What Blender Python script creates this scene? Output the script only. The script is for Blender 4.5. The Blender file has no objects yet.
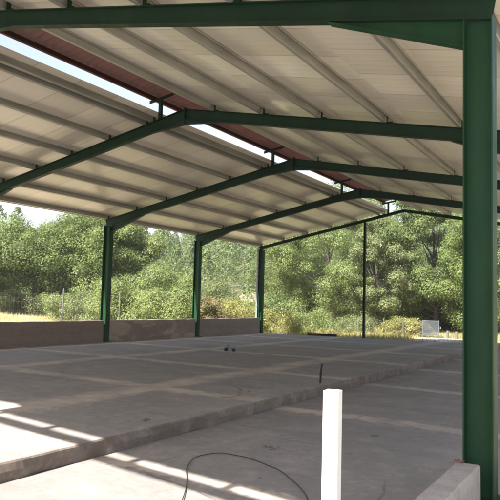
import bpy, math, random
import numpy as np
from mathutils import Vector, Matrix
random.seed(7)
scene = bpy.context.scene
col = scene.collection
R = math.radians

# ------------------------------------------------------------------ camera
right_ = Vector((0.86642135, 0.49862126, 0.02628459))
up_ = Vector((0.01669155, -0.08153546, 0.99653066))
fwd_ = Vector((-0.4990345, 0.86297671, 0.07896683))
cam = bpy.data.cameras.new('camera'); co = bpy.data.objects.new('camera', cam); col.objects.link(co)
m = Matrix((right_, up_, -fwd_)).transposed().to_4x4(); m.translation = Vector((0, 0, 1.6))
co.matrix_world = m
cam.sensor_width = 36; cam.lens = 655.53/500*36
cam.clip_start = 0.05; cam.clip_end = 2000
scene.camera = co

# ------------------------------------------------------------------ light
sun_dir = Vector((0.14, 1.07, -1.0)).normalized()
w = bpy.data.worlds.new('World'); scene.world = w; w.use_nodes = True
nt = w.node_tree
sky = nt.nodes.new('ShaderNodeTexSky'); sky.sky_type = 'NISHITA'; sky.sun_disc = False
sky.sun_elevation = math.asin(-sun_dir.z); sky.sun_rotation = math.atan2(-sun_dir.x, -sun_dir.y)
sky.air_density = 1.0; sky.dust_density = 2.5; sky.ozone_density = 1.0
bg = nt.nodes['Background']; bg.inputs[1].default_value = 0.068
hs = nt.nodes.new('ShaderNodeHueSaturation'); hs.inputs['Saturation'].default_value = .8; hs.inputs['Value'].default_value = 1.15
nt.links.new(sky.outputs[0], hs.inputs['Color']); 
# milky summer haze that pales the sky towards the horizon
tcw = nt.nodes.new('ShaderNodeTexCoord'); sx = nt.nodes.new('ShaderNodeSeparateXYZ'); nt.links.new(tcw.outputs['Generated'], sx.inputs[0])
rp = nt.nodes.new('ShaderNodeValToRGB'); rp.color_ramp.elements[0].position = 0; rp.color_ramp.elements[0].color = (.92, .92, .92, 1)
rp.color_ramp.elements[1].position = .42; rp.color_ramp.elements[1].color = (.04, .04, .04, 1); nt.links.new(sx.outputs[2], rp.inputs[0])
mx = nt.nodes.new('ShaderNodeMix'); mx.data_type = 'RGBA'; mx.inputs[7].default_value = (3.3, 3.4, 3.5, 1)
nt.links.new(rp.outputs[0], mx.inputs[0]); nt.links.new(hs.outputs[0], mx.inputs[6]); nt.links.new(mx.outputs[2], bg.inputs[0])
sl = bpy.data.lights.new('sun', 'SUN'); sl.energy = 5.0; sl.angle = R(0.53); sl.color = (1, .955, .88)
so = bpy.data.objects.new('sun', sl); col.objects.link(so)
so.rotation_euler = sun_dir.to_track_quat('-Z', 'Y').to_euler(); so.location = (-5, -20, 30)
scene.view_settings.view_transform = 'Standard'; scene.view_settings.look = 'None'
scene.view_settings.exposure = 2.12; scene.view_settings.gamma = 1

# ------------------------------------------------------------------ materials
def mat(name, base, rough=.8, metal=0, spec=.5):
    mt = bpy.data.materials.new(name); mt.use_nodes = True
    b = mt.node_tree.nodes['Principled BSDF']
    b.inputs['Base Color'].default_value = (*base, 1); b.inputs['Roughness'].default_value = rough
    b.inputs['Metallic'].default_value = metal; b.inputs['Specular IOR Level'].default_value = spec
    return mt
class N:
    """small node helper"""
    def __init__(s, mt): s.t = mt.node_tree; s.b = s.t.nodes.get('Principled BSDF'); s.tc = s.t.nodes.new('ShaderNodeTexCoord')
    def lk(s, a, b): s.t.links.new(a, b)
    def noise(s, scale, detail=5, rough=.6, vec=None, dist=0):
        n = s.t.nodes.new('ShaderNodeTexNoise'); n.inputs['Scale'].default_value = scale; n.inputs['Detail'].default_value = detail
        n.inputs['Roughness'].default_value = rough; n.inputs['Distortion'].default_value = dist
        s.lk(vec or s.tc.outputs['Object'], n.inputs['Vector']); return n.outputs['Fac']
    def map(s, scale=(1, 1, 1), rot=(0, 0, 0), loc=(0, 0, 0)):
        n = s.t.nodes.new('ShaderNodeMapping'); n.inputs['Scale'].default_value = scale; n.inputs['Rotation'].default_value = rot
        n.inputs['Location'].default_value = loc
        s.lk(s.tc.outputs['Object'], n.inputs['Vector']); return n.outputs[0]
    def ramp(s, f, stops):
        n = s.t.nodes.new('ShaderNodeValToRGB'); e = n.color_ramp.elements
        while len(e) < len(stops): e.new(.5)
        for el, (p, c) in zip(e, stops):
            el.position = p; el.color = (*c, 1) if not isinstance(c, (int, float)) else (c, c, c, 1)
        s.lk(f, n.inputs[0]); return n.outputs[0]
    def mix(s, f, a, b, mode='MIX'):
        n = s.t.nodes.new('ShaderNodeMix'); n.data_type = 'RGBA'; n.blend_type = mode
        for v, i in ((f, 0), (a, 6), (b, 7)):
            if isinstance(v, (int, float)): n.inputs[i].default_value = v if i == 0 else (v, v, v, 1)
            elif isinstance(v, tuple): n.inputs[i].default_value = (*v, 1)
            else: s.lk(v, n.inputs[i])
        return n.outputs[2]
    def math(s, op, a, b=0.0, c=0.0):
        n = s.t.nodes.new('ShaderNodeMath'); n.operation = op
        for i, v in enumerate((a, b, c)):
            if isinstance(v, (int, float)): n.inputs[i].default_value = v
            else: s.lk(v, n.inputs[i])
        return n.outputs[0]
    def xyz(s, vec=None):
        n = s.t.nodes.new('ShaderNodeSeparateXYZ'); s.lk(vec or s.tc.outputs['Object'], n.inputs[0]); return n.outputs
    def comb(s, x, y, z=0.0):
        n = s.t.nodes.new('ShaderNodeCombineXYZ')
        for i, v in enumerate((x, y, z)):
            if isinstance(v, (int, float)): n.inputs[i].default_value = v
            else: s.lk(v, n.inputs[i])
        return n.outputs[0]
    def white(s, vec):
        n = s.t.nodes.new('ShaderNodeTexWhiteNoise'); s.lk(vec, n.inputs['Vector']); return n.outputs['Value']
    def bump(s, h, strength=.3, dist=.02):
        n = s.t.nodes.new('ShaderNodeBump'); n.inputs['Strength'].default_value = strength; n.inputs['Distance'].default_value = dist
        s.lk(h, n.inputs['Height']); s.lk(n.outputs[0], s.b.inputs['Normal'])

def concrete_mat(name, joints_x, joints_y, c0, c1, tone=(.44, .375, .315)):
    mt = mat(name, c0, .85, spec=.35); n = N(mt)
    big = n.noise(.35, 6, .62); mid = n.noise(2.2, 8, .7); fine = n.noise(40, 4, .6)
    st = n.noise(.9, 7, .7, n.map((1, .35, 1), loc=(3, 1, 0)), .6)
    c = n.mix(n.ramp(big, [(.3, 0), (.7, 1)]), c0, c1)
    c = n.mix(n.ramp(mid, [(.35, 0), (.75, .55)]), c, tuple(v*.72 for v in c0))
    c = n.mix(n.ramp(st, [(.52, 0), (.72, .5)]), c, (.36, .32, .28))
    c = n.mix(n.ramp(n.noise(13, 6, .75), [(.42, 0), (.7, .38)]), c, (.14, .12, .11))
    c = n.mix(n.ramp(n.noise(3.1, 6, .8, n.map((1, 1, 1), loc=(7, 2, 5))), [(.5, 0), (.66, .38)]), c, (.40, .36, .32))
    vo = n.t.nodes.new('ShaderNodeTexVoronoi'); vo.feature = 'DISTANCE_TO_EDGE'; vo.inputs['Scale'].default_value = .42
    wv = n.t.nodes.new('ShaderNodeMix'); wv.data_type = 'VECTOR'; wv.inputs[0].default_value = .15
    nz = n.t.nodes.new('ShaderNodeTexNoise'); nz.inputs['Scale'].default_value = 1.7; nz.inputs['Detail'].default_value = 6
    n.lk(n.tc.outputs['Object'], nz.inputs['Vector']); n.lk(n.tc.outputs['Object'], wv.inputs[4]); n.lk(nz.outputs['Color'], wv.inputs[5]); n.lk(wv.outputs[1], vo.inputs['Vector'])
    ck = n.math('MULTIPLY', n.ramp(vo.outputs[0], [(.0, 1), (.0045, 0)]), n.ramp(n.noise(.5, 2, .5, n.map(loc=(4, 4, 4))), [(.5, 0), (.58, .7)]))
    c = n.mix(ck, c, (.06, .05, .045))
    c = n.mix(n.ramp(n.noise(1.2, 7, .75, n.map((.25, 1.5, 1), rot=(0, 0, .6), loc=(1, 6, 0)), 1.2), [(.48, 0), (.62, .35)]), c, (.15, .135, .13))
    c = n.mix(n.ramp(n.noise(90, 3, .7), [(.35, .3), (.6, 0)]), c, (.10, .09, .085))
    x, y, z = n.xyz()
    wob = n.math('MULTIPLY', n.math('SUBTRACT', n.noise(.6, 4, .6), .5), .35)
    wob2 = n.math('MULTIPLY', n.math('SUBTRACT', n.noise(5, 6, .75), .5), .75)
    yy = n.math('ADD', n.math('ADD', n.math('MULTIPLY_ADD', n.math('ADD', x, 8.0), .075, y), wob), wob2)
    xx = n.math('ADD', n.math('ADD', x, wob), wob2)
    acc = None
    for v, src, wd in [(j, xx, w_) for j, w_ in joints_x] + [(j, yy, w_) for j, w_ in joints_y]:
        d = n.math('ABSOLUTE', n.math('SUBTRACT', src, v))
        mask = n.math('SUBTRACT', 1.0, n.math('DIVIDE', d, wd*1.3))
        mask = n.math('MAXIMUM', mask, 0.0)
        mask = n.math('MINIMUM', n.math('MULTIPLY', mask, 1.7), 1.0)
        acc = mask if acc is None else n.math('MAXIMUM', acc, mask)
    if acc is not None:
        f = n.math('MULTIPLY', acc, n.ramp(n.noise(1.6, 5, .6), [(.3, .2), (.62, .9)]))
        c = n.mix(f, c, tone)
    # small dark specks and smears
    sp = n.ramp(n.noise(7, 3, .5, n.map((1, 1, 1), loc=(9, 4, 2))), [(.27, 1), (.31, 0)])
    c = n.mix(n.math('MULTIPLY', sp, .5), c, (.07, .055, .05))
    n.lk(c, n.b.inputs['Base Color'])
    n.bump(n.math('ADD', n.math('MULTIPLY', mid, .6), n.math('MULTIPLY', fine, .25)), .35, .012)
    return mt

M = {}
M['slab_up'] = concrete_mat('worn_slab_concrete', [(-6.75, .3), (-10.9, .26), (-14.2, .16)], [(5.0, .12), (8.75, .2), (12.25, .2), (16.1, .22), (19.8, .22), (23.6, .25)], (.22, .204, .193), (.305, .286, .270))
M['slab_low'] = concrete_mat('low_slab_concrete', [], [(5.35, .13), (9.35, .2), (13.15, .2), (17.1, .22), (21, .22)], (.203, .188, .179), (.275, .257, .245))
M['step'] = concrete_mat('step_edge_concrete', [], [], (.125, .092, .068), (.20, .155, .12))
M['kerb'] = concrete_mat('kerb_concrete', [], [], (.36, .325, .295), (.46, .42, .385))

def wall_mat(name, c0, c1, patch):
    mt = mat(name, c0, .9, spec=.25); n = N(mt)
    a = n.noise(.8, 6, .65, n.map((1, 1, 2))); b = n.noise(6, 6, .7)
    c = n.mix(n.ramp(a, [(.35, 0), (.65, 1)]), c0, c1)
    c = n.mix(n.ramp(n.noise(1.1, 5, .6, n.map((1, .6, 1.6), loc=(2, 5, 1)), .8), [(.5, 0), (.56, 1)]), c, patch)
    c = n.mix(n.ramp(b, [(.4, 0), (.8, .5)]), c, tuple(v*.6 for v in c0))
    # board marks from the formwork
    x, y, z = n.xyz()
    ln = n.math('ABSOLUTE', n.math('SUBTRACT', n.math('FRACT', n.math('MULTIPLY', z, 4.3)), .5))
    brd = n.white(n.comb(n.math('FLOOR', n.math('MULTIPLY', z, 4.3)), 0.0))
    c = n.mix(.25, c, n.mix(brd, tuple(v*.7 for v in c0), c1))
    n.lk(c, n.b.inputs['Base Color'])
    n.bump(n.math('ADD', n.ramp(ln, [(.44, 1), (.5, 0)]), b), .5, .01)
    return mt
M['wall_brown'] = wall_mat('brown_boarded_concrete', (.175, .14, .122), (.24, .195, .172), (.21, .17, .15))
M['wall_stained'] = wall_mat('stained_concrete', (.19, .155, .135), (.25, .205, .18), (.36, .31, .27))
M['wall_end'] = wall_mat('end_wall_concrete', (.19, .155, .138), (.255, .215, .19), (.23, .19, .168))

def paint(name, c, dirt=(.05, .05, .04), rough=.42):
    mt = mat(name, c, rough, spec=.2); n = N(mt)
    a = n.noise(3, 6, .65, n.map((1, 1, .35))); b = n.noise(30, 4, .6)
    cc = n.mix(n.ramp(a, [(.4, 0), (.8, .5)]), c, tuple(v*.62 for v in c))
    cc = n.mix(n.ramp(b, [(.62, 0), (.75, .45)]), cc, dirt)
    cc = n.mix(n.ramp(n.noise(1.6, 7, .75, n.map((1, 1, .5), loc=(3, 3, 3))), [(.55, 0), (.75, .22)]), cc, tuple(v*.5+.05 for v in c))
    n.lk(cc, n.b.inputs['Base Color'])
    n.lk(n.ramp(a, [(.3, rough*.8), (.7, rough*1.35)]), n.b.inputs['Roughness'])
    n.bump(b, .12, .003); return mt
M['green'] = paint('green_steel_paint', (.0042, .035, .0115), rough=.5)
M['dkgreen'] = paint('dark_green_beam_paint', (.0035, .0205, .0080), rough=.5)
M['dkpurlin'] = paint('dark_red_oxide_steel', (.035, .018, .016), rough=.6)

def galv():
    mt = mat('galvanised_purlin_steel', (.42, .42, .40), .42, .35, .5); n = N(mt)
    a = n.noise(5, 5, .7, n.map((1, .2, 1))); c = n.ramp(a, [(.3, (.20, .20, .185)), (.7, (.33, .328, .305))])
    n.lk(c, n.b.inputs['Base Color']); return mt
M['galv'] = galv()

def roof_mat():
    mt = mat('beige_roof_panel_paint', (.5, .42, .33), .34, 0, .5); n = N(mt)
    x, y, z = n.xyz()
    row = n.math('FLOOR', n.math('DIVIDE', n.math('ADD', x, 20.0), 2.38))
    off = n.math('MULTIPLY', n.white(n.comb(row, 3.0)), .5)
    band = n.math('FLOOR', n.math('DIVIDE', n.math('ADD', y, off), 1.02))
    r1 = n.white(n.comb(band, row, 1.0))
    c = n.ramp(r1, [(0, (.53, .495, .44)), (.35, (.59, .555, .495)), (.7, (.64, .605, .545)), (1, (.70, .665, .605))])
    d = n.noise(.55, 2, .5, n.map((.6, 1.2, 1)))
    c = n.mix(n.ramp(d, [(.45, 0), (.75, .35)]), c, (.43, .36, .30))
    fr = n.math('FRACT', n.math('DIVIDE', n.math('ADD', y, off), 1.02))
    seam = n.math('ABSOLUTE', n.math('SUBTRACT', fr, .5))
    c = n.mix(n.ramp(seam, [(.482, 0), (.494, .55)]), c, (.22, .18, .14))
    n.lk(c, n.b.inputs['Base Color'])
    n.b.inputs['Coat Weight'].default_value = .5; n.b.inputs['Coat Roughness'].default_value = .2
    rib = n.math('ABSOLUTE', n.math('SUBTRACT', n.math('FRACT', n.math('MULTIPLY', fr, 5.0)), .5))
    n.bump(n.ramp(rib, [(.40, 0), (.5, 1)]), .35, .008)
    return mt
M['roof'] = roof_mat()
M['roof_top'] = paint('terracotta_sheet_paint', (.42, .12, .08), rough=.5)
M['cap'] = paint('red_corrugated_sheet_paint', (.17, .13, .125), (.11, .09, .085), .55)
M['white'] = paint('white_painted_metal', (.64, .63, .625), (.42, .40, .38), .4)
M['downpipe'] = paint('pale_grey_plastic', (.22, .235, .24), (.14, .14, .14), .45)
M['dark'] = paint('dark_weathered_metal', (.018, .016, .016), (.06, .035, .025), .6)
M['black'] = mat('black_cable_rubber', (.018, .016, .017), .55)
M['rust'] = paint('rusty_wire', (.16, .05, .035), (.07, .03, .02), .8)
M['bluegrey'] = mat('blue_grey_plastic', (.17, .20, .225), .5)
M['post'] = paint('weathered_fence_post', (.11, .11, .10), (.11, .10, .08), .8)
M['wire'] = mat('fence_wire_steel', (.17, .17, .16), .6, .3)
M['gatewire'] = mat('bluish_galvanised_wire', (.085, .10, .11), .6, .2)
M['bark'] = mat('tree_bark', (.05, .042, .033), .95)
M['stone'] = mat('loose_concrete_crumbs', (.14, .115, .10), .95)

def leaf_mat(name, a, b, c_):
    mt = bpy.data.materials.new(name); mt.use_nodes = True; t = mt.node_tree; n = N(mt)
    wn = n.white(n.comb(*[n.math('FLOOR', n.math('MULTIPLY', v, 4.0)) for v in n.xyz()]))
    big = n.noise(.55, 3, .5)
    a, b, c_ = [tuple(v*k_+.004 for v, k_ in zip(q, (1.2, 1.3, 1.1))) for q in (a, b, c_)]
    f = n.math('ADD', n.math('MULTIPLY', wn, .45), n.math('MULTIPLY', big, .6))
    cc = n.ramp(f, [(.2, a), (.5, b), (.85, c_)])
    n.lk(cc, n.b.inputs['Base Color']); n.b.inputs['Roughness'].default_value = .55; n.b.inputs['Specular IOR Level'].default_value = .3
    tr = t.nodes.new('ShaderNodeBsdfTranslucent'); n.lk(n.mix(.5, cc, (.15, .18, .045)), tr.inputs[0])
    ms = t.nodes.new('ShaderNodeMixShader'); ms.inputs[0].default_value = .42
    n.lk(n.b.outputs[0], ms.inputs[1]); n.lk(tr.outputs[0], ms.inputs[2])
    n.lk(ms.outputs[0], t.nodes['Material Output'].inputs[0]); return mt
M['leaf_walnut'] = leaf_mat('fresh_green_leaves', (.058, .08, .027), (.102, .13, .045), (.155, .175, .065))
M['leaf_poplar'] = leaf_mat('yellow_green_leaves', (.07, .09, .033), (.118, .145, .055), (.172, .19, .08))
M['leaf_dark'] = leaf_mat('deep_green_leaves', (.047, .067, .026), (.09, .114, .043), (.142, .163, .065))
M['leaf_olive'] = leaf_mat('dull_olive_leaves', (.085, .095, .045), (.13, .14, .07), (.17, .18, .095))
M['leaf_pine'] = leaf_mat('hillside_pine_needles', (.05, .07, .03), (.082, .108, .044), (.12, .145, .062))
M['leaf_bush'] = leaf_mat('pale_green_bush_leaves', (.10, .12, .05), (.14, .165, .065), (.19, .21, .09))
M['leaf_yellow'] = leaf_mat('yellow_flowering_broom', (.13, .13, .05), (.21, .19, .075), (.29, .25, .11))
M['leaf_dry'] = leaf_mat('dry_brown_twigs', (.10, .08, .045), (.16, .125, .07), (.25, .19, .11))
M['straw'] = leaf_mat('dry_straw', (.26, .19, .09), (.40, .30, .15), (.50, .41, .22))
M['weeds'] = leaf_mat('green_weeds', (.10, .11, .04), (.16, .16, .06), (.24, .22, .10))

def ground_mat():
    mt = mat('dry_grass_and_earth', (.3, .24, .15), .95, spec=.2); n = N(mt)
    a = n.noise(.16, 6, .6); b = n.noise(1.4, 8, .7)
    c = n.ramp(a, [(.38, (.40, .33, .22)), (.52, (.46, .39, .28)), (.66, (.20, .20, .10))])
    c = n.mix(n.ramp(b, [(.4, 0), (.75, .6)]), c, (.20, .15, .09))
    x, y, z = n.xyz()
    # forest litter on the rising hill, pale yard dust close to the shed
    c = n.mix(n.ramp(n.math('DIVIDE', z, 20.0), [(.08, 0), (.16, 1)]), c, (.10, .10, .05))
    d = n.math('ADD', n.math('MULTIPLY', y, 1.0), n.math('MULTIPLY', b, 3.0))
    c = n.mix(n.ramp(n.math('DIVIDE', d, 30.0), [(.18, 1), (.30, 0)]), c, (.42, .37, .31))
    n.lk(c, n.b.inputs['Base Color']); n.bump(b, .6, .08); return mt
M['ground'] = ground_mat()

# ------------------------------------------------------------------ mesh helpers
class MB:
    def __init__(s): s.v = []; s.f = []
    def add(s, vs, fs):
        o = len(s.v); s.v += [tuple(v) for v in vs]; s.f += [tuple(i+o for i in f) for f in fs]; return s
    def box(s, lo, hi):
        (a, b, c), (d, e, f) = lo, hi
        return s.add([(a,b,c),(d,b,c),(d,e,c),(a,e,c),(a,b,f),(d,b,f),(d,e,f),(a,e,f)],
                     [(0,3,2,1),(4,5,6,7),(0,1,5,4),(1,2,6,5),(2,3,7,6),(3,0,4,7)])
    def prism(s, poly, p0, p1, u, v):
        """poly = 2-D outline (ccw) swept from p0 to p1; u, v are its axes"""
        p0, p1, u, v = map(Vector, (p0, p1, u, v)); n = len(poly)
        vs = [p0+u*a+v*b for a, b in poly] + [p1+u*a+v*b for a, b in poly]
        fs = [tuple(range(n-1, -1, -1)), tuple(range(n, 2*n))] + [(i, (i+1) % n, n+(i+1) % n, n+i) for i in range(n)]
        return s.add(vs, fs)
    def tube(s, pts, rad, k=8):
        pts = [Vector(p) for p in pts]; rad = rad if isinstance(rad, (list, tuple)) else [rad]*len(pts)
        o = len(s.v); vs = []
        for i, p in enumerate(pts):
            d = (pts[min(i+1, len(pts)-1)]-pts[max(i-1, 0)]).normalized()
            a = d.cross(Vector((0, 0, 1)) if abs(d.z) < .9 else Vector((1, 0, 0))).normalized(); b = d.cross(a)
            for j in range(k):
                t = 2*math.pi*j/k; vs.append(p+(a*math.cos(t)+b*math.sin(t))*rad[i])
        fs = [(i*k+j, i*k+(j+1) % k, (i+1)*k+(j+1) % k, (i+1)*k+j) for i in range(len(pts)-1) for j in range(k)]
        fs += [tuple(range(k-1, -1, -1)), tuple((len(pts)-1)*k+j for j in range(k))]
        return s.add(vs, fs)
    def build(s, name, mt, parent=None, smooth=False, bevel=0):
        me = bpy.data.meshes.new(name); me.from_pydata(s.v, [], s.f); me.validate(); me.update()
        mts = mt if isinstance(mt, list) else [mt]
        for q in mts:
            if q: me.materials.append(q)
        if smooth: me.shade_smooth()
        o = bpy.data.objects.new(name, me); col.objects.link(o)
        if parent: o.parent = parent; o.matrix_parent_inverse = Matrix()
        if parent and parent.type == 'EMPTY': o.location = -parent.location
        if bevel:
            b = o.modifiers.new('bevel', 'BEVEL'); b.width = bevel; b.segments = 2; b.limit_method = 'ANGLE'
        return o
def tag(o, label=None, cat=None, group=None, kind=None):
    for k, v in (('label', label), ('category', cat), ('group', group), ('kind', kind)):
        if v: o[k] = v
    return o
def empty(name, loc, label, cat, group=None):
    o = bpy.data.objects.new(name, None); col.objects.link(o); o.location = loc; o.empty_display_size = .3
    return tag(o, label, cat, group)
def ipoly(d, wd, tf=.012, tw=.008):
    """I profile: u = depth axis, v = width axis, centred"""
    h, b, t = d/2, wd/2, tw/2
    return [(-h,-b),(-h+tf,-b),(-h+tf,-t),(h-tf,-t),(h-tf,-b),(h,-b),(h,b),(h-tf,b),(h-tf,t),(-h+tf,t),(-h+tf,b),(-h,b)]

# ------------------------------------------------------------------ shed dimensions
XL, XR, XA = -14.92, -1.11, -8.12
Y0, L = 5.905, 5.2475
FY = [Y0+k*L-(1.0 if k < 0 else 0) for k in range(-1, 5)]
HU = .173
ZA = 5.66; SLL, SLR = .212, .183
def ztop(x): return ZA+SLL*(x-XA) if x < XA else ZA-SLR*(x-XA)
PX_L = [-14.98, -13.8, -12.62, -11.45, -10.27, -9.2, -9.0]
PX_R = [-7.42, -6.25, -5.0, -3.72, -2.42, -1.15]
YS, YE = FY[0]+.02, FY[5]+.35
PH = .145
shed = empty('steel_shed', ((XL+XR)/2, (FY[0]+FY[5])/2, 0), 'open sided shed with dark green steel frames and beige roof lining over the concrete slab', 'shed')

for i, y in enumerate(FY):
    end = i in (0, 5); D = .13 if end else .225; FW = .09 if end else .12
    # columns
    for side, x in ((0, XL), (1, XR)):
        d = .25; zt = ztop(x)-D*1.02
        zb = HU if side == 0 else 0
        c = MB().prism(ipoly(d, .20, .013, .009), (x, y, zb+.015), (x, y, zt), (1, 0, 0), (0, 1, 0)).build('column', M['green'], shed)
        p = MB().box((x-.19, y-.16, zb+.003), (x+.19, y+.16, zb+.0145)).build('base_plate', M['dkgreen'], c)
    # rafters
    for side, xe in ((0, XL-.125), (1, XR+.125)):
        a = Vector((xe, y, ztop(xe)-D/2)); b = Vector((XA, y, ztop(XA)-D/2))
        if side: a, b = b, a
        dv = (b-a).normalized(); n = Vector((-dv.z, 0, dv.x))
        if n.z < 0: n = -n
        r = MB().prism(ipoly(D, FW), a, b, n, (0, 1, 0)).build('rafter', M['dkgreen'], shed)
        if not end:
            s = 1 if side == 0 else -1
            xi = (XL+.128) if side == 0 else (XR-.128); xo = xi+s*1.32
            z0 = ztop(xi)-D*1.02; z1 = ztop(xo)-D*1.02
            h = MB()
            h.prism([(xi, z0-.003), (xi, z0-.24), (xo, z1-.003)], (0, y-.005, 0), (0, y+.005, 0), (1, 0, 0), (0, 0, 1))
            h.prism([(xi, z0-.24), (xi, z0-.252), (xo, z1-.014), (xo, z1-.002)], (0, y-.055, 0), (0, y+.055, 0), (1, 0, 0), (0, 0, 1))
            h.build('haunch', M['green'] if (i == 1 and side) else M['dkgreen'], r)
            if side == 0:
                h = MB()
                za = ztop(-9.05)-D-.004; zc = ZA-D-.10; zb2 = ztop(-7.2)-D-.004
                h.prism([(-9.05, za), (XA, zc), (-7.2, zb2), (XA, ZA-D-.004)], (0, y-.05, 0), (0, y+.05, 0), (1, 0, 0), (0, 0, 1))
                h.build('ridge_haunch', M['dkgreen'], r)
                MB().box((XA-.012, y-.07, ZA-D-.11), (XA+.012, y+.07, ZA+.03)).build('splice_plate', M['dkgreen'], r)
        if side == 0:
            # bracket that lifts the ridge cap
            t = MB(); xp = -8.80
            t.prism([(-.035, -.035), (.035, -.035), (.035, .035), (-.035, .035)], (xp, y, ztop(xp)), (xp, y, 5.985), (1, 0, 0), (0, 1, 0))
            t.build('bracket_post', M['dkgreen'], r)
            MB().prism([(-9.08, 5.945), (-9.08, 5.885), (-8.45, 5.99), (-8.45, 6.05)], (0, y-.045, 0), (0, y-.0352, 0), (1, 0, 0), (0, 0, 1)).prism([(-9.08, 5.957), (-9.08, 5.945), (-8.45, 6.05), (-8.45, 6.062)], (0, y-.045, 0), (0, y+.045, 0), (1, 0, 0), (0, 0, 1)).build('bracket_arm', M['dkgreen'], r)
        # purlin cleats
        for x in (PX_L if side == 0 else PX_R):
            z = ztop(x)
            MB().prism([(0, 0), (.10, 0), (.10, .01), (.01, .01), (.01, .12), (0, .12)], (x+.034, y-.035, z+.001), (x+.034, y+.035, z+.001), (1, 0, 0), (0, 0, 1)).build('purlin_cleat', M['dkgreen'], r)

# gable post (slender, off centre) at the far end
xg = -9.83
MB().prism(ipoly(.10, .10, .008, .006), (xg, FY[5], HU+.01), (xg, FY[5], ztop(xg)-.135), (1, 0, 0), (0, 1, 0)).build('gable_post', M['dkgreen'], shed)

def cpoly(h=PH, f=.06, l=.018, t=.004):
    return [(0, 0), (f, 0), (f, l), (f-t, l), (f-t, t), (t, t), (t, h-t), (f-t, h-t), (f-t, h-l), (f, h-l), (f, h), (0, h)]
for x in PX_L+PX_R:
    z = ztop(x)+.002; s = SLL if x < XA else -SLR
    u = Vector((1, 0, s)).normalized(); v = Vector((-s, 0, 1)).normalized()
    MB().prism(cpoly(), (x-.03, FY[0]-.12, z), (x-.03, YE-.05, z), u, v).build('purlin', M['galv'], shed)
MB().prism(cpoly(.10, .05), (-9.03, YS+.02, 5.965), (-9.03, YE-.04, 5.965), Vector((1, 0, .17)).normalized(), Vector((-.17, 0, 1)).normalized()).build('purlin', M['dkpurlin'], shed)

def sheet(x0, x1, s):
    """lined roof sheet: flat beige underside, ribbed outer skin"""
    mb = MB(); z0, z1 = ztop(x0)+PH+.008, ztop(x1)+PH+.008; n = int((YE-YS)/1.02)+1
    mb.prism([(x0, z0), (x1, z1), (x1, z1+.035), (x0, z0+.035)], (0, YS, 0), (0, YE, 0), (1, 0, 0), (0, 0, 1))
    o = mb.build('roof_lining', M['roof'], shed)
    rb = MB(); y = YS+.02
    prof = [YS]
    pts = []
    while y < YE-.25:
        pts += [(y, 0), (y+.19, 0), (y+.205, .03), (y+.235, .03), (y+.25, 0)]; y += .25
    pts.append((YE-.01, 0))
    vs = []
    for a, h in pts:
        vs.append((x0+s*0-.0 - (.04 if x0 < XA else 0), a, z0+.038+h)); vs.append((x1+(.04 if x0 >= XA else -.10), a, z1+.038+h-(0 if x0 >= XA else .10*SLL)))
    rb.add(vs, [(2*i, 2*i+1, 2*i+3, 2*i+2) for i in range(len(pts)-1)])
    k = rb.build('roof_skin', M['roof_top'], o)
    so_ = k.modifiers.new('thick', 'SOLIDIFY'); so_.thickness = .0015; so_.offset = 1
    return o
sheet(-15.3, -8.86, 0); sheet(-7.62, -.93, 0)
# raised corrugated ridge cap
cp = MB(); prof = [(-9.17, 6.035), (-8.35, 6.19), (-7.95, 6.17), (-6.98, 5.742)]
ny = int((YE-YS)/.0225); vs = []
for j in range(ny+1):
    y = YS+(YE-YS)*j/ny; h = .009*math.sin(2*math.pi*y/.18)
    for px, pz in prof: vs.append((px, y, pz+.03+h))
k = len(prof)
cp.add(vs, [(j*k+i, j*k+i+1, (j+1)*k+i+1, (j+1)*k+i) for j in range(ny) for i in range(k-1)])
c = cp.build('ridge_cap', M['cap'], shed); q = c.modifiers.new('thick', 'SOLIDIFY'); q.thickness = .002
# eave trim
MB().prism([(-.0, 0), (.012, 0), (.012, .10), (0, .10)], (-15.316, YS, ztop(-15.3)+PH-.04), (-15.316, YE, ztop(-15.3)+PH-.04), (1, 0, 0), (0, 0, 1)).build('eave_trim', M['galv'], shed)
# downpipe by the far left column
dp = MB().tube([(XL-.06, FY[5]-.24, ztop(XL)-.05), (XL-.06, FY[5]-.24, .1)], .04, 12).build('downpipe', M['downpipe'], shed)
for z in (1.4, 3.4): MB().tube([(XL-.06, FY[5]-.24, z), (XL-.06, FY[5]-.24, z+.05)], .06, 12).build('pipe_clip', M['galv'], dp)

# ------------------------------------------------------------------ slabs
def edge_wob(y, a=.012): return a*math.sin(y*3.1)+a*.7*math.sin(y*7.7+1)+a*.5*math.sin(y*17.3)
XS = -4.68; YB = -4.0; YF = FY[5]+.14
mb = MB(); ys = np.arange(YB, YF+.001, .08); vs = []; fs = []
for y in ys:
    e = edge_wob(y)*.6
    vs += [(XL+.0, y, HU), (XS+e-.03, y, HU), (XS+e-.012, y, HU-.006), (XS+e, y, HU-.022), (XS+.01+edge_wob(y+9)*.8, y, HU*.5), (XS+.004+edge_wob(y+5)*.7, y, .001)]
for i in range(len(ys)-1):
    for j in range(5): fs.append((i*6+j, i*6+j+1, (i+1)*6+j+1, (i+1)*6+j))
e0 = (len(ys)-1)*6
me_ = mb.add(vs, fs)
# far and near end faces
me_.add([(XL, YF, HU), (XS, YF, HU), (XS, YF, -.3), (XL, YF, -.3)], [(0, 1, 2, 3)])
me_.add([(XL, YB, HU), (XS, YB, HU), (XS, YB, -.3), (XL, YB, -.3)], [(3, 2, 1, 0)])
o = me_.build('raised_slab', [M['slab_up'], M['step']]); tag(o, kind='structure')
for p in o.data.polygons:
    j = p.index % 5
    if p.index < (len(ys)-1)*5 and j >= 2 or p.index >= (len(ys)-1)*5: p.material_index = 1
o = MB().box((XS+.004, YB, -.28), (XR+.9, YF-.002, 0)).build('lower_slab', M['slab_low']); tag(o, kind='structure')

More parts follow.
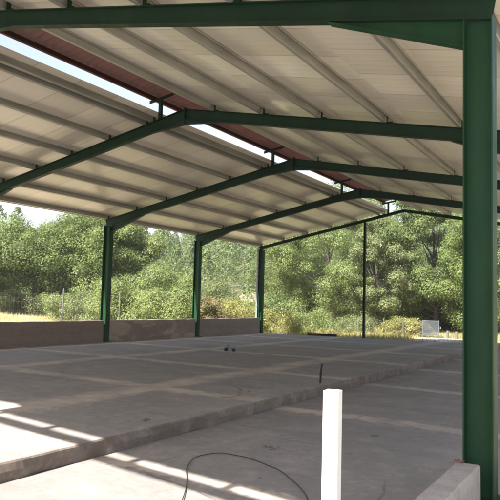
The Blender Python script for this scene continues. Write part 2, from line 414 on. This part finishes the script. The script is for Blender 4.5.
# ------------------------------------------------------------------ low walls, kerb
def wall_seg(y0, y1, mt, label, d=.0):
    mb = MB(); n = max(2, int((y1-y0)/.25)); vs = []
    for i in range(n+1):
        y = y0+(y1-y0)*i/n; t = .004*math.sin(y*5.3)+.003*math.sin(y*11)
        vs += [(XL-.09, y, -.3), (XL-.09, y, HU+.70+t), (XL+.06+d, y, HU+.70+t), (XL+.072+d, y, HU+.688+t), (XL+.075+d, y, HU+.003), (XL+.075+d, y, -.3)]
    fs = [(i*6+j, (i+1)*6+j, (i+1)*6+(j+1) % 6, i*6+(j+1) % 6) for i in range(n) for j in range(6)]
    fs += [tuple(range(6)), tuple(n*6+j for j in range(5, -1, -1))]
    o = mb.add(vs, fs).build('low_wall', mt); return tag(o, label, 'low wall', 'concrete wall lengths between the left columns')
g = .128
wall_seg(FY[1]-2.3, FY[2]-g, M['wall_brown'], 'low brown concrete wall length nearest the camera, at the left picture edge')
wall_seg(FY[2]+g, FY[3]-g, M['wall_brown'], 'dark brown board marked low wall running up to the leftmost green column')
wall_seg(FY[3]+g, FY[4]-g, M['wall_stained'], 'low wall with a pale stained patch between the two nearer left columns')
wall_seg(FY[4]+g, FY[5]-g, M['wall_end'], 'farthest low wall length ending at the last left column')
for i_ in (2, 3, 4, 5): pass
mb = MB(); ys = np.arange(-3.0, 5.79, .1); vs = []
for y in ys:
    e = .004*math.sin(y*9)+.003*math.sin(y*23)
    vs += [(-1.27+e, y, 0), (-1.265+e, y, .308), (-1.255+e, y, .32+e*.6), (-1.085, y, .32+e*.4), (-1.072+e*.5, y, .31), (-1.07+e*.5, y, 0)]
n = len(ys)
fs = [((i+1)*6+j, i*6+j, i*6+j+1, (i+1)*6+j+1) for i in range(n-1) for j in range(5)]+[tuple(range(6)), tuple((n-1)*6+j for j in range(5, -1, -1))]
tag(mb.add(vs, fs).build('kerb_wall', M['kerb']), 'pale concrete kerb butting against the foot of the nearest green column', 'kerb')
# rusty tie wire on its end
rw = MB()
for k in range(5):
    a = random.uniform(0, 6); x0, y0 = -1.235+random.uniform(-.01, .03), 5.70+random.uniform(-.05, .05)
    rw.tube([(x0, y0, .326), (x0+.03*math.cos(a), y0+.03*math.sin(a), .333+.004*k), (x0+.03*math.cos(a+.8), y0+.04*math.sin(a+.8), .326)], .004, 6)
tag(rw.build('tie_wire', M['rust']), 'rusty twist of tie wire on the kerb at the column foot', 'wire')

# ------------------------------------------------------------------ small things
# hollow white post
ang = R(7); cx, cy, s, t, h = -1.19, 2.856, .0357, .0035, 1.204
mb = MB(); vs = []
for z in (.322, h):
    for k in (s, s-t):
        for a, b in ((-k, -k), (k, -k), (k, k), (-k, k)):
            vs.append((cx+a*math.cos(ang)-b*math.sin(ang), cy+a*math.sin(ang)+b*math.cos(ang), z))
fs = []
for j in range(4):
    k = (j+1) % 4
    fs += [(j, k, 8+k, 8+j), (4+k, 4+j, 12+j, 12+k), (8+j, 8+k, 12+k, 12+j), (k, j, 4+j, 4+k)]
o = mb.add(vs, fs).build('white_post', M['white'], bevel=.0012); tag(o, 'hollow square white metal post standing upright on the kerb in the foreground', 'post')
# dark stub pipe
st = empty('stub_pipe', (-4.84, 11.03, HU), 'short thin dark pipe stub sticking up at the slab edge behind the white post', 'pipe')
MB().tube([(-4.84, 11.03, HU), (-4.835, 11.03, HU+.16)], .018, 12).build('lower_pipe', M['dark'], st)
MB().tube([(-4.835, 11.03, HU+.16), (-4.834, 11.03, HU+.185)], .023, 12).build('coupling', M['dark'], st)
MB().tube([(-4.834, 11.03, HU+.185), (-4.815, 11.03, HU+.345)], .016, 12).build('upper_pipe', M['dark'], st)
# fitting on the slab: two dark stubs with blue grey caps
bx_, by_ = -10.05, 16.3
ft = empty('conduit_fitting', (bx_, by_, HU), 'small blue grey conduit fitting with two dark ends lying on the slab', 'fitting')
for dx, rr, hh in ((-.09, .055, .10), (.17, .05, .09)):
    MB().tube([(bx_+dx, by_, HU+.001), (bx_+dx, by_, HU+hh*.8), (bx_+dx+.01, by_, HU+hh)], [rr, rr, rr*.85], 14).build('dark_end', M['dark'], ft)
    MB().tube([(bx_+dx+.01, by_, HU+hh), (bx_+dx+.02, by_, HU+hh+.045), (bx_+dx+.03, by_, HU+hh+.055)], [rr*1.02, rr*.95, rr*.4], 14).build('cap', M['bluegrey'], ft)
MB().tube([(bx_-.08, by_, HU+.13), (bx_-.02, by_, HU+.20), (bx_+.03, by_+.01, HU+.10), (bx_+.14, by_, HU+.12)], .028, 10).build('bend', M['bluegrey'], ft)
# cable loop
cab = [(-2.93, 4.05), (-3.13, 4.44), (-3.38, 4.85), (-3.66, 5.24), (-3.82, 5.58), (-3.83, 5.83), (-3.72, 5.96), (-3.5, 5.97), (-3.22, 5.87), (-2.95, 5.72), (-2.72, 5.52), (-2.48, 5.26), (-2.30, 5.02), (-2.2, 4.7), (-2.1, 4.2)]
pts = []
for i in range(len(cab)-1):
    p = [Vector((*cab[max(0, min(len(cab)-1, i+k))], 0)) for k in (-1, 0, 1, 2)]
    for t_ in np.linspace(0, 1, 7)[:-1]:
        t_ = float(t_); v = .5*((2*p[1])+(-p[0]+p[2])*t_+(2*p[0]-5*p[1]+4*p[2]-p[3])*t_**2+(-p[0]+3*p[1]-3*p[2]+p[3])*t_**3)
        pts.append((v.x, v.y, .008+.006*abs(math.sin(len(pts)*.31))))
tag(MB().tube(pts, .0045, 6).build('cable', M['black'], smooth=True), 'thin black cable curving in a loop across the lower slab', 'cable')
# crumbs of debris
for (x, y, z, n_, rd, lb) in ((-4.97, 6.2, HU, 9, .10, 'crumbs of dark debris on the raised slab near the step'), (-3.47, 6.53, 0, 10, .12, 'scatter of dark crumbs on the lower slab beyond the cable'), (-5.55, 9.2, HU, 5, .35, 'dark crumbs along a cracked joint on the raised slab'), (-2.75, 7.9, 0, 6, .08, 'few dark crumbs on the lower slab behind the white post')):
    mb = MB()
    for k in range(n_):
        a = random.uniform(0, 6.28); q = rd*random.random(); r = random.uniform(.006, .017)
        px, py = x+q*math.cos(a), y+q*math.sin(a)*1.3
        vs = [(px+r*random.uniform(.7, 1.3)*sx, py+r*random.uniform(.7, 1.3)*sy, z+.001+(r*random.uniform(.5, 1.2) if sz else 0)) for sz in (0, 1) for sx, sy in ((-1, -1), (1, -1), (1, 1), (-1, 1))]
        mb.add(vs, [(0,3,2,1),(4,5,6,7),(0,1,5,4),(1,2,6,5),(2,3,7,6),(3,0,4,7)])
    tag(mb.build('debris', M['stone']), lb, 'debris', kind='stuff')
# crack in the slab: thin raised lips of mortar
mb = MB(); pp = [(-6.15, 10.1), (-6.0, 9.8), (-5.75, 9.55), (-5.45, 9.3), (-5.35, 9.0), (-5.2, 8.75), (-5.12, 8.5), (-5.3, 8.25)]
pts = []
for a, b in zip(pp, pp[1:]):
    for t_ in (0, .33, .66): pts.append((a[0]+(b[0]-a[0])*t_+random.uniform(-.03, .03), a[1]+(b[1]-a[1])*t_+random.uniform(-.03, .03), HU+.001))
mb.tube(pts, [random.uniform(.002, .007) for _ in pts], 5)
tag(mb.build('crack', M['stone']), kind='structure')
# dark steel sections lying beyond the slab
def polar(az, d, z=0): return Vector((d*math.sin(R(az)), d*math.cos(R(az)), z))
ba, bb = polar(-25.35, 31.2), polar(-21.9, 31.2)
sd = (bb-ba).normalized(); sn = Vector((-sd.y, sd.x, 0))
pr_ = empty('steel_pile', (*((ba+bb)/2).xy, 0), 'dark steel sections stacked on the ground beyond the far slab edge', 'steel stack')
for k, (dz, dn, cut) in enumerate(((0, 0, 0), (0, .16, .15), (.13, .06, .25))):
    a = ba+sd*cut+sn*dn; b = bb-sd*cut+sn*dn
    MB().prism(ipoly(.125, .12, .012, .012), a+Vector((0, 0, .0+dz)), b+Vector((0, 0, dz)), (0, 0, 1), sn).build('steel_section', M['dark'], pr_)

# ------------------------------------------------------------------ terrain
def sstep(a, b, x): t = np.clip((x-a)/(b-a), 0, 1); return t*t*(3-2*t)
def height(x, y):
    x = np.asarray(x, float); y = np.asarray(y, float)
    d = np.hypot(x, y); az = np.degrees(np.arctan2(x, y))
    z = -.06-.04*sstep(27, 30, y)*0
    lft = sstep(17.5, 36, -x)*1.35*sstep(-25, 5, y)
    H = np.interp(az, [-180, -90, -50, -42, -38, -34, -30, -22, 0, 40, 180], [4, 5, 5.5, 5.5, 6.3, 8.6, 12, 13, 13, 13, 4])
    hill = sstep(48, 150, d)*H
    bump_ = (.05*np.sin(x*.9+1)*np.sin(y*.7)+.25*np.sin(x*.13)*np.sin(y*.11+2)*sstep(40, 70, d))*(1-sstep(-1, 0, x+17)*sstep(-6, -4, y)*(1-sstep(27.5, 29, y)))
    return z+lft+hill+bump_*sstep(2, 6, np.maximum(-x-15, np.maximum(y-27, np.maximum(x, -y-3))))
def axis():
    a = list(np.arange(-60, 60.1, 1.5)); b = list(np.arange(64, 120, 5)); c_ = list(np.arange(125, 900, 35))
    return np.array([-v for v in c_[::-1]]+[-v for v in b[::-1]]+a+b+c_)
gx = axis(); X, Y = np.meshgrid(gx, gx); Z = height(X, Y); nx = len(gx)
verts = np.stack([X.ravel(), Y.ravel(), Z.ravel()], 1)
ii, jj = np.meshgrid(np.arange(nx-1), np.arange(nx-1), indexing='ij'); a = (ii*nx+jj).ravel()
me = bpy.data.meshes.new('ground'); me.from_pydata(verts.tolist(), [], np.stack([a, a+1, a+nx+1, a+nx], 1).tolist()); me.shade_smooth()
me.materials.append(M['ground']); o = bpy.data.objects.new('ground', me); col.objects.link(o); tag(o, kind='structure')
def gz(x, y): return float(height(x, y))

# ------------------------------------------------------------------ leaves and trees
def quads_mesh(name, C, A, B, mt):
    """quads with centre C and half axes A, B (diamond/leaf shaped)"""
    n = len(C); V = np.empty((n, 4, 3)); V[:, 0] = C-A; V[:, 1] = C-B*.9+A*.1; V[:, 2] = C+A; V[:, 3] = C+B*.9+A*.1
    me = bpy.data.meshes.new(name); me.vertices.add(4*n); me.vertices.foreach_set('co', V.ravel())
    me.loops.add(4*n); me.loops.foreach_set('vertex_index', np.arange(4*n, dtype=np.int32))
    me.polygons.add(n); me.polygons.foreach_set('loop_start', np.arange(0, 4*n, 4, dtype=np.int32))
    me.materials.append(mt); me.update(calc_edges=True)
    return me
def leaf_axes(rng, Nrm, s):
    n = len(Nrm); r = rng.normal(size=(n, 3)); a = np.cross(Nrm, r); a /= np.linalg.norm(a, axis=1)[:, None]+1e-9
    b = np.cross(Nrm, a); b /= np.linalg.norm(b, axis=1)[:, None]+1e-9
    sc = s*rng.uniform(.65, 1.35, (n, 1)); return a*sc, b*sc*.55
def crown_leaves(rng, base, H, W, nclump, nleaf, ls, low=.12, shape='round', clump=.2, D=None):
    D = D or W; cl = []
    while len(cl) < nclump:
        u = rng.normal(size=3); u /= np.linalg.norm(u); rr = rng.uniform(.35, 1.0)**.5
        t = (u[2]*rr+1)/2
        wr = {'round': 1.0, 'upright': .72+.4*math.sin(min(1, t*1.1)*math.pi), 'cone': 1.25-1.05*t, 'bush': 1.05}[shape]
        jit = 1+rng.normal()*.13
        p = np.array([u[0]*rr*W/2*wr*jit, u[1]*rr*D/2*wr*jit, H*(low+(1-low)*t)])
        cl.append((p, clump*W*rng.uniform(.45, 1.1)))
    C = []; Nn = []
    wts = np.array([r**2 for _, r in cl]); wts /= wts.sum()
    for (p, r), wgt in zip(cl, wts):
        m_ = max(6, int(nleaf*wgt)); u = rng.normal(size=(m_, 3)); u /= np.linalg.norm(u, axis=1)[:, None]
        rad = r*rng.uniform(.2, 1, (m_, 1))**.4*(1+.17*rng.normal(size=(m_, 1)))
        q = p+u*rad*np.array([1, 1, .72])
        C.append(q); nn = u+rng.normal(size=(m_, 3))*.38+np.array([0, 0, .35]); Nn.append(nn/np.linalg.norm(nn, axis=1)[:, None])
    C = np.concatenate(C); Nn = np.concatenate(Nn); k = C[:, 2] > .05*H*0+.05
    C = C[k]+np.array(base); Nn = Nn[k]; A, B = leaf_axes(rng, Nn, ls)
    return C, A, B, cl
def tree(name, az, d, H, W, mt, label, cat='tree', seed=0, nclump=70, nleaf=75000, ls=.054, low=.12, shape='round', clump=.17, group=None, trunk=True, D=None, part='crown'):
    rng = np.random.default_rng(seed); p = polar(az, d); z = gz(p.x, p.y)-.03; base = (p.x, p.y, z)
    C, A, B, cl = crown_leaves(rng, (0, 0, 0), H, W, nclump, nleaf, ls, low, shape, clump, D)
    root = empty(name, base, label, cat, group)
    me = quads_mesh(part, C, A, B, mt); o = bpy.data.objects.new(part, me); col.objects.link(o); o.parent = root
    mb = MB(); rt = max(.05, H*.014) if trunk else .025
    top = Vector((rng.normal()*.15, rng.normal()*.15, H*.78)); r_ = random.Random(seed)
    if trunk:
        mb.tube([(0, 0, -.1), (.05, .02, H*.12), (r_.uniform(-.15, .15), r_.uniform(-.15, .15), H*.35), top*.75, top], [rt*1.3, rt, rt*.8, rt*.5, rt*.2], 9)
    for i in range(min(len(cl), 26 if trunk else 12)):
        q = Vector(cl[i][0].tolist()); zs = q.z*.55 if trunk else 0
        s_ = Vector((0, 0, zs)) if trunk else Vector((r_.uniform(-.1, .1), r_.uniform(-.1, .1), 0))
        mid = s_.lerp(q, .5)+Vector((0, 0, -.1*q.length*.5))
        mb.tube([s_, mid, q], [rt*.34, rt*.2, rt*.08], 6)
    t_ = mb.build('trunk' if trunk else 'stems', M['bark'], None); t_.parent = root
    return root
TG = 'broadleaf trees beyond the left wall'; RG = 'broadleaf trees beyond the far end'
T = 'broadleaf_tree'
tree(T, -53.5, 38, 4.7, 6.6, M['leaf_walnut'], 'rounded green tree cut by the left picture edge', seed=1, group=TG, nclump=80, low=.05)
tree(T, -48.6, 39, 5.0, 5.4, M['leaf_walnut'], 'bushy green tree left of the dark gap, its crown against white sky', seed=2, group=TG, nclump=80, low=.05)
tree(T, -43.4, 38.5, 6.3, 5.2, M['leaf_walnut'], 'tallest leafy tree just left of the leftmost green column', seed=3, group=TG, nclump=90, nleaf=60000, low=.06)
tree(T, -40.9, 38.5, 6.6, 4.0, M['leaf_poplar'], 'light green tree right of the leftmost green column, beside the sky gap', seed=4, group=TG, nclump=70, low=.06)
tree(T, -43.4, 46, 6.9, 5.5, M['leaf_dark'], 'darker tree filling the gap behind the tall tree by the first column', seed=14, group=TG, nclump=60, low=.04)
tree(T, -50.6, 46, 4.3, 6, M['leaf_dark'], 'dark tree standing behind the dark gap in the left trees', seed=15, group=TG, nclump=60, low=.04)
tree(T, -23.1, 44, 9.6, 7.4, M['leaf_poplar'], 'large bright yellow green tree left of the slender gable post', seed=5, group=RG, nclump=120, nleaf=120000, ls=.052, low=.0, shape='upright', clump=.14)
tree(T, -26.9, 54, 9.8, 6.2, M['leaf_dark'], 'grey green tree behind the last left column, left of the bright tree', seed=16, group=RG, nclump=90, nleaf=60000, low=.03, shape='upright', clump=.15)
tree(T, -19.0, 41, 7.4, 3.6, M['leaf_olive'], 'wispy olive coloured tree just right of the slender gable post', seed=6, group=RG, nclump=60, nleaf=40000, ls=.055, low=.03, shape='upright', clump=.17)
tree(T, -18.6, 52, 11, 7.5, M['leaf_dark'], 'tall dark tree rising behind the wispy olive tree', seed=7, group=RG, nclump=100, nleaf=60000, low=.05, shape='upright', clump=.15)
tree(T, -14.2, 43, 9.6, 6.2, M['leaf_dark'], 'big deep green tree with layered boughs left of the nearest column', seed=8, group=RG, nclump=90, nleaf=100000, ls=.058, low=.0, clump=.15)
tree(T, -10.2, 40, 8.6, 5.2, M['leaf_walnut'], 'green tree partly hidden behind the nearest green column', seed=9, group=RG, nclump=80, nleaf=60000, low=.03)
tree(T, -5.5, 45, 10, 8, M['leaf_dark'], 'dark tree at the right picture edge behind the nearest column', seed=10, group=RG, nclump=80, low=.03)
SG = 'shrubs on the dry verge'
S = 'shrub'
def shrub(az, d, H, W, m_, label, seed, nleaf=22000, ls=.036, cat='shrub'): tree(S, az, d, H, W, m_, label, cat, seed, 34, nleaf, ls, .02, 'bush', .2, SG, False, None, 'foliage')
shrub(-37.6, 31, 3.0, 4.6, M['leaf_bush'], 'large rounded pale green bush left of the middle green column', 21, 60000, .042)
shrub(-40.9, 32, 2.1, 3.0, M['leaf_bush'], 'lower pale bush right of the leftmost green column', 22, 30000)
shrub(-34.6, 30, 1.9, 2.6, M['leaf_dry'], 'brown dried bush at the middle green column', 23, 24000)
shrub(-31.7, 33, 1.75, 3.4, M['leaf_yellow'], 'yellowish broom bush between the middle and last left columns', 24, 28000)
shrub(-33.2, 36, 2.6, 3.2, M['leaf_olive'], 'olive green bush behind the yellow broom', 25, 28000)
shrub(-29.9, 35, 1.9, 2.4, M['leaf_bush'], 'green bush behind the last left column', 26, 9000)
shrub(-27.2, 34, 1.15, 2.2, M['leaf_yellow'], 'pale yellow scrub right of the last left column', 27, 8000)
shrub(-24.8, 36, 1.3, 2.6, M['leaf_bush'], 'low pale scrub above the dark steel stack', 28, 9000)
shrub(-20.9, 38.5, 1.0, 2.4, M['leaf_olive'], 'low scrub left of the gable post foot', 29, 7000)
shrub(-16.9, 36.9, .95, 2.0, M['leaf_yellow'], 'yellow dry clump on the verge below the big dark tree', 30, 8000)
shrub(-15.8, 36.8, .85, 1.5, M['leaf_dry'], 'orange brown dry clump below the big dark tree', 31, 7000)
shrub(-48.9, 36.5, 1.3, 2.4, M['leaf_olive'], 'low dull scrub under the left trees', 32, 7000)
shrub(-45.6, 34, 1.5, 2.2, M['leaf_bush'], 'pale scrub behind the wire fence near the dark gap', 33, 7000)
shrub(-43.3, 33, 1.7, 2.6, M['leaf_olive'], 'olive scrub directly left of the leftmost green column', 34, 8000)
shrub(-50.9, 37, 1.9, 3.2, M['leaf_dark'], 'dark scrub at the foot of the leftmost trees', 35, 8000)

for k, (az, d, H, W) in enumerate(((-12.6, 47, 2.6, 6.5), (-8.6, 44, 2.6, 6), (-17.2, 47, 2.2, 6), (-21.5, 49, 2.4, 6.5), (-26.5, 47, 2.0, 5))):
    tree(S, az, d, H, W, M['leaf_dark'], ['dark undergrowth below the big layered tree', 'dark undergrowth behind the nearest green column', 'dark undergrowth between the olive tree and the big layered tree', 'dark undergrowth at the foot of the bright yellow green tree', 'dark undergrowth at the foot of the grey green tree'][k], 'shrub', 60+k, 50, 26000, .07, .02, 'bush', .17, 'undergrowth below the far trees', False, None, 'foliage')
# far pine forest on the hillside
rng = np.random.default_rng(99); Cs = []; As = []; Bs = []
cnt = 0
for az in np.arange(-58, 10, .1):
    pass
pos = []
for _ in range(6000):
    az = rng.uniform(-78, 12); d = math.sqrt(rng.uniform(56**2, 165**2)); x, y = d*math.sin(R(az)), d*math.cos(R(az))
    if all((x-a)**2+(y-b)**2 > (2.6)**2 for a, b in pos[-2600:]): pos.append((x, y))
    if len(pos) > 1500: break
for x, y in pos:
    d = math.hypot(x, y); H = rng.uniform(4.2, 7.8); W = H*rng.uniform(.42, .6); m_ = int(1000 if d < 85 else 560)
    t = rng.uniform(0, 1, m_)**.8; rad = W/2*(1.05-t)**.75*rng.uniform(.55, 1.1, m_); th = rng.uniform(0, 2*math.pi, m_)
    lay = 1+.28*np.sin(t*24+rng.uniform(0, 6)); rad = rad*lay
    u = np.stack([np.cos(th), np.sin(th), np.full(m_, .45)], 1)
    C = np.stack([x+rad*np.cos(th), y+rad*np.sin(th), float(height(x, y))+H*(.06+.94*t)], 1)
    nn = u+rng.normal(size=(m_, 3))*.5; nn /= np.linalg.norm(nn, axis=1)[:, None]
    A, B = leaf_axes(rng, nn, .11 if d < 85 else .16); Cs.append(C); As.append(A); Bs.append(B)
me = quads_mesh('pine_forest', np.concatenate(Cs), np.concatenate(As), np.concatenate(Bs)*1.3, M['leaf_pine'])
o = bpy.data.objects.new('pine_forest', me); col.objects.link(o); tag(o, 'dense pine forest covering the hillside behind the shed', 'forest', kind='stuff')

o = MB().add([(-9.3, 31.2, gz(-9.3, 31.2)+.02), (3, 31.0, gz(3, 31)+.02), (3, 34.4, gz(3, 34.4)+.02), (-9.0, 34.7, gz(-9, 34.7)+.02)], [(0, 1, 2, 3)]).build('path', M['kerb']); tag(o, kind='structure')
# dry grass
def grass(name, label, n, area, h, mt, seed):
    rng = np.random.default_rng(seed); pts = []
    az0, az1, d0, d1 = area; az = rng.uniform(az0, az1, n); d = np.sqrt(rng.uniform(d0**2, d1**2, n))
    x = d*np.sin(np.radians(az)); y = d*np.cos(np.radians(az))
    keep = ~((x > XL-.35) & (y < YF+.5)) & ~((x > -9.4) & (y > 30.6) & (y < 34.9)); x, y = x[keep], y[keep]
    pat = .55+.45*np.sin(x*1.3+np.sin(y*.9)*2)*np.sin(y*1.1+1); k = rng.uniform(0, 1, len(x)) < pat+.2; x, y = x[k], y[k]; n = len(x)
    z = height(x, y); hh = h*rng.uniform(.4, 1.3, n)*(.6+.6*pat[k]); th = rng.uniform(0, 2*math.pi, n); wd = rng.uniform(.006, .016, n)
    a = np.stack([np.cos(th)*wd, np.sin(th)*wd, np.zeros(n)], 1); ln = np.stack([rng.normal(size=n)*.3, rng.normal(size=n)*.3, np.ones(n)], 1)*hh[:, None]
    b0 = np.stack([x, y, z-.02], 1); V = np.stack([b0-a, b0+a, b0+ln], 1)
    me = bpy.data.meshes.new(name); me.vertices.add(3*n); me.vertices.foreach_set('co', V.ravel())
    me.loops.add(3*n); me.loops.foreach_set('vertex_index', np.arange(3*n, dtype=np.int32)); me.polygons.add(n)
    me.polygons.foreach_set('loop_start', np.arange(0, 3*n, 3, dtype=np.int32)); me.materials.append(mt); me.update(calc_edges=True)
    o = bpy.data.objects.new(name, me); col.objects.link(o); tag(o, label, 'grass', kind='stuff')
grass('dry_grass', 'straw coloured dry grass on the verge behind the low wall and far slab edge', 70000, (-56, -8, 21, 44), .24, M['straw'], 5)
grass('green_weeds', 'green weeds mixed through the dry grass verge', 40000, (-46, -8, 24, 44), .30, M['weeds'], 6)

# ------------------------------------------------------------------ fences
def fence(name, label, pts, h, posth, pr, nh, vs_, wr, mt_post):
    root = empty(name, (*pts[0], gz(*pts[0])), label, 'fence', 'wire fences round the plot')
    for (x, y) in pts:
        z = gz(x, y)
        MB().tube([(x, y, z-.1), (x, y, z+posth), (x+.005, y, z+posth+.03)], [pr, pr, pr*.5], 8).build('fence_post', mt_post, root)
    mb = MB()
    for (x0, y0), (x1, y1) in zip(pts, pts[1:]):
        z0, z1 = gz(x0, y0), gz(x1, y1)
        for k in range(nh):
            q = .08+(h-.08)*k/(nh-1); mb.tube([(x0, y0, z0+q), ((x0+x1)/2, (y0+y1)/2, (z0+z1)/2+q-.01), (x1, y1, z1+q)], wr, 4)
        n = int(math.hypot(x1-x0, y1-y0)/vs_)
        for k in range(1, n):
            t = k/n; x, y, z = x0+(x1-x0)*t, y0+(y1-y0)*t, z0+(z1-z0)*t
            mb.tube([(x, y, z+.08), (x, y, z+h)], wr*.8, 4)
    mb.build('wire_mesh', M['wire'], root)
fence('wire_fence', 'tall wire mesh fence on pale posts behind the low brown wall', [(-18.6, y) for y in (8.5, 11.7, 14.9, 18.1, 21.3, 24.5, 27.7, 30.9)], 1.75, 1.95, .025, 12, .17, .0014, M['post'])
fp = [tuple(polar(a, d).xy) for a, d in ((-29.2, 39.5), (-25.6, 38.6), (-22.9, 37.8), (-20.6, 37.0), (-18.4, 36.6), (-16.8, 36.2))]
fence('wire_fence', 'low wire fence with short pale posts beyond the far slab edge', fp, .85, .95, .026, 7, .16, .0015, M['post'])
gA, gB = polar(-15.2, 35.9), polar(-13.9, 35.6)
gt = empty('mesh_gate', (gA.x, gA.y, gz(gA.x, gA.y)), 'small bluish grey wire gate standing at the right end of the far fence', 'gate')
mb = MB(); gzv = gz(gA.x, gA.y)
for p in (gA, gB): mb.tube([(p.x, p.y, gzv-.05), (p.x, p.y, gzv+.92)], .022, 8)
mb.tube([(gA.x, gA.y, gzv+.88), (gB.x, gB.y, gzv+.88)], .014, 6).tube([(gA.x, gA.y, gzv+.12), (gB.x, gB.y, gzv+.12)], .014, 6)
mb.build('gate_frame', M['gatewire'], gt)
mb = MB()
for k in range(1, 44):
    p = gA.lerp(gB, k/44); mb.tube([(p.x, p.y, gzv+.12), (p.x, p.y, gzv+.88)], .0045, 4)
for k in range(1, 22): mb.tube([(gA.x, gA.y, gzv+.12+.76*k/22), (gB.x, gB.y, gzv+.12+.76*k/22)], .0045, 4)
mb.build('wire_mesh', M['gatewire'], gt)
# short pale posts near the far verge, right
for az, d, lb in ((-13.2, 35.6, 'short pale stump post right of the mesh gate'), (-12.5, 35.3, 'short pale stump post nearest to the big green column')):
    p = polar(az, d); z = gz(p.x, p.y)
    tag(MB().tube([(p.x, p.y, z-.1), (p.x, p.y, z+.42), (p.x, p.y, z+.45)], [.07, .065, .04], 10).build('stump_post', M['post']), lb, 'post', 'short posts beside the gate')

# summer air: one closed box of thin even haze round the camera and everything built
hz = MB().box((-960, -960, -6), (960, 960, 40)).build('haze', None); hz.data.materials.clear(); tag(hz, kind='stuff')
hm = bpy.data.materials.new('pale_air'); hm.use_nodes = True; ht = hm.node_tree; ht.nodes.remove(ht.nodes['Principled BSDF'])
pv = ht.nodes.new('ShaderNodeVolumePrincipled'); pv.inputs['Color'].default_value = (.93, .95, 1, 1); pv.inputs['Density'].default_value = .0006
ht.links.new(pv.outputs[0], ht.nodes['Material Output'].inputs['Volume']); hz.data.materials.append(hm)
scene.cycles.filter_width = 2.1; scene.cycles.max_bounces = 7; scene.cycles.diffuse_bounces = 4
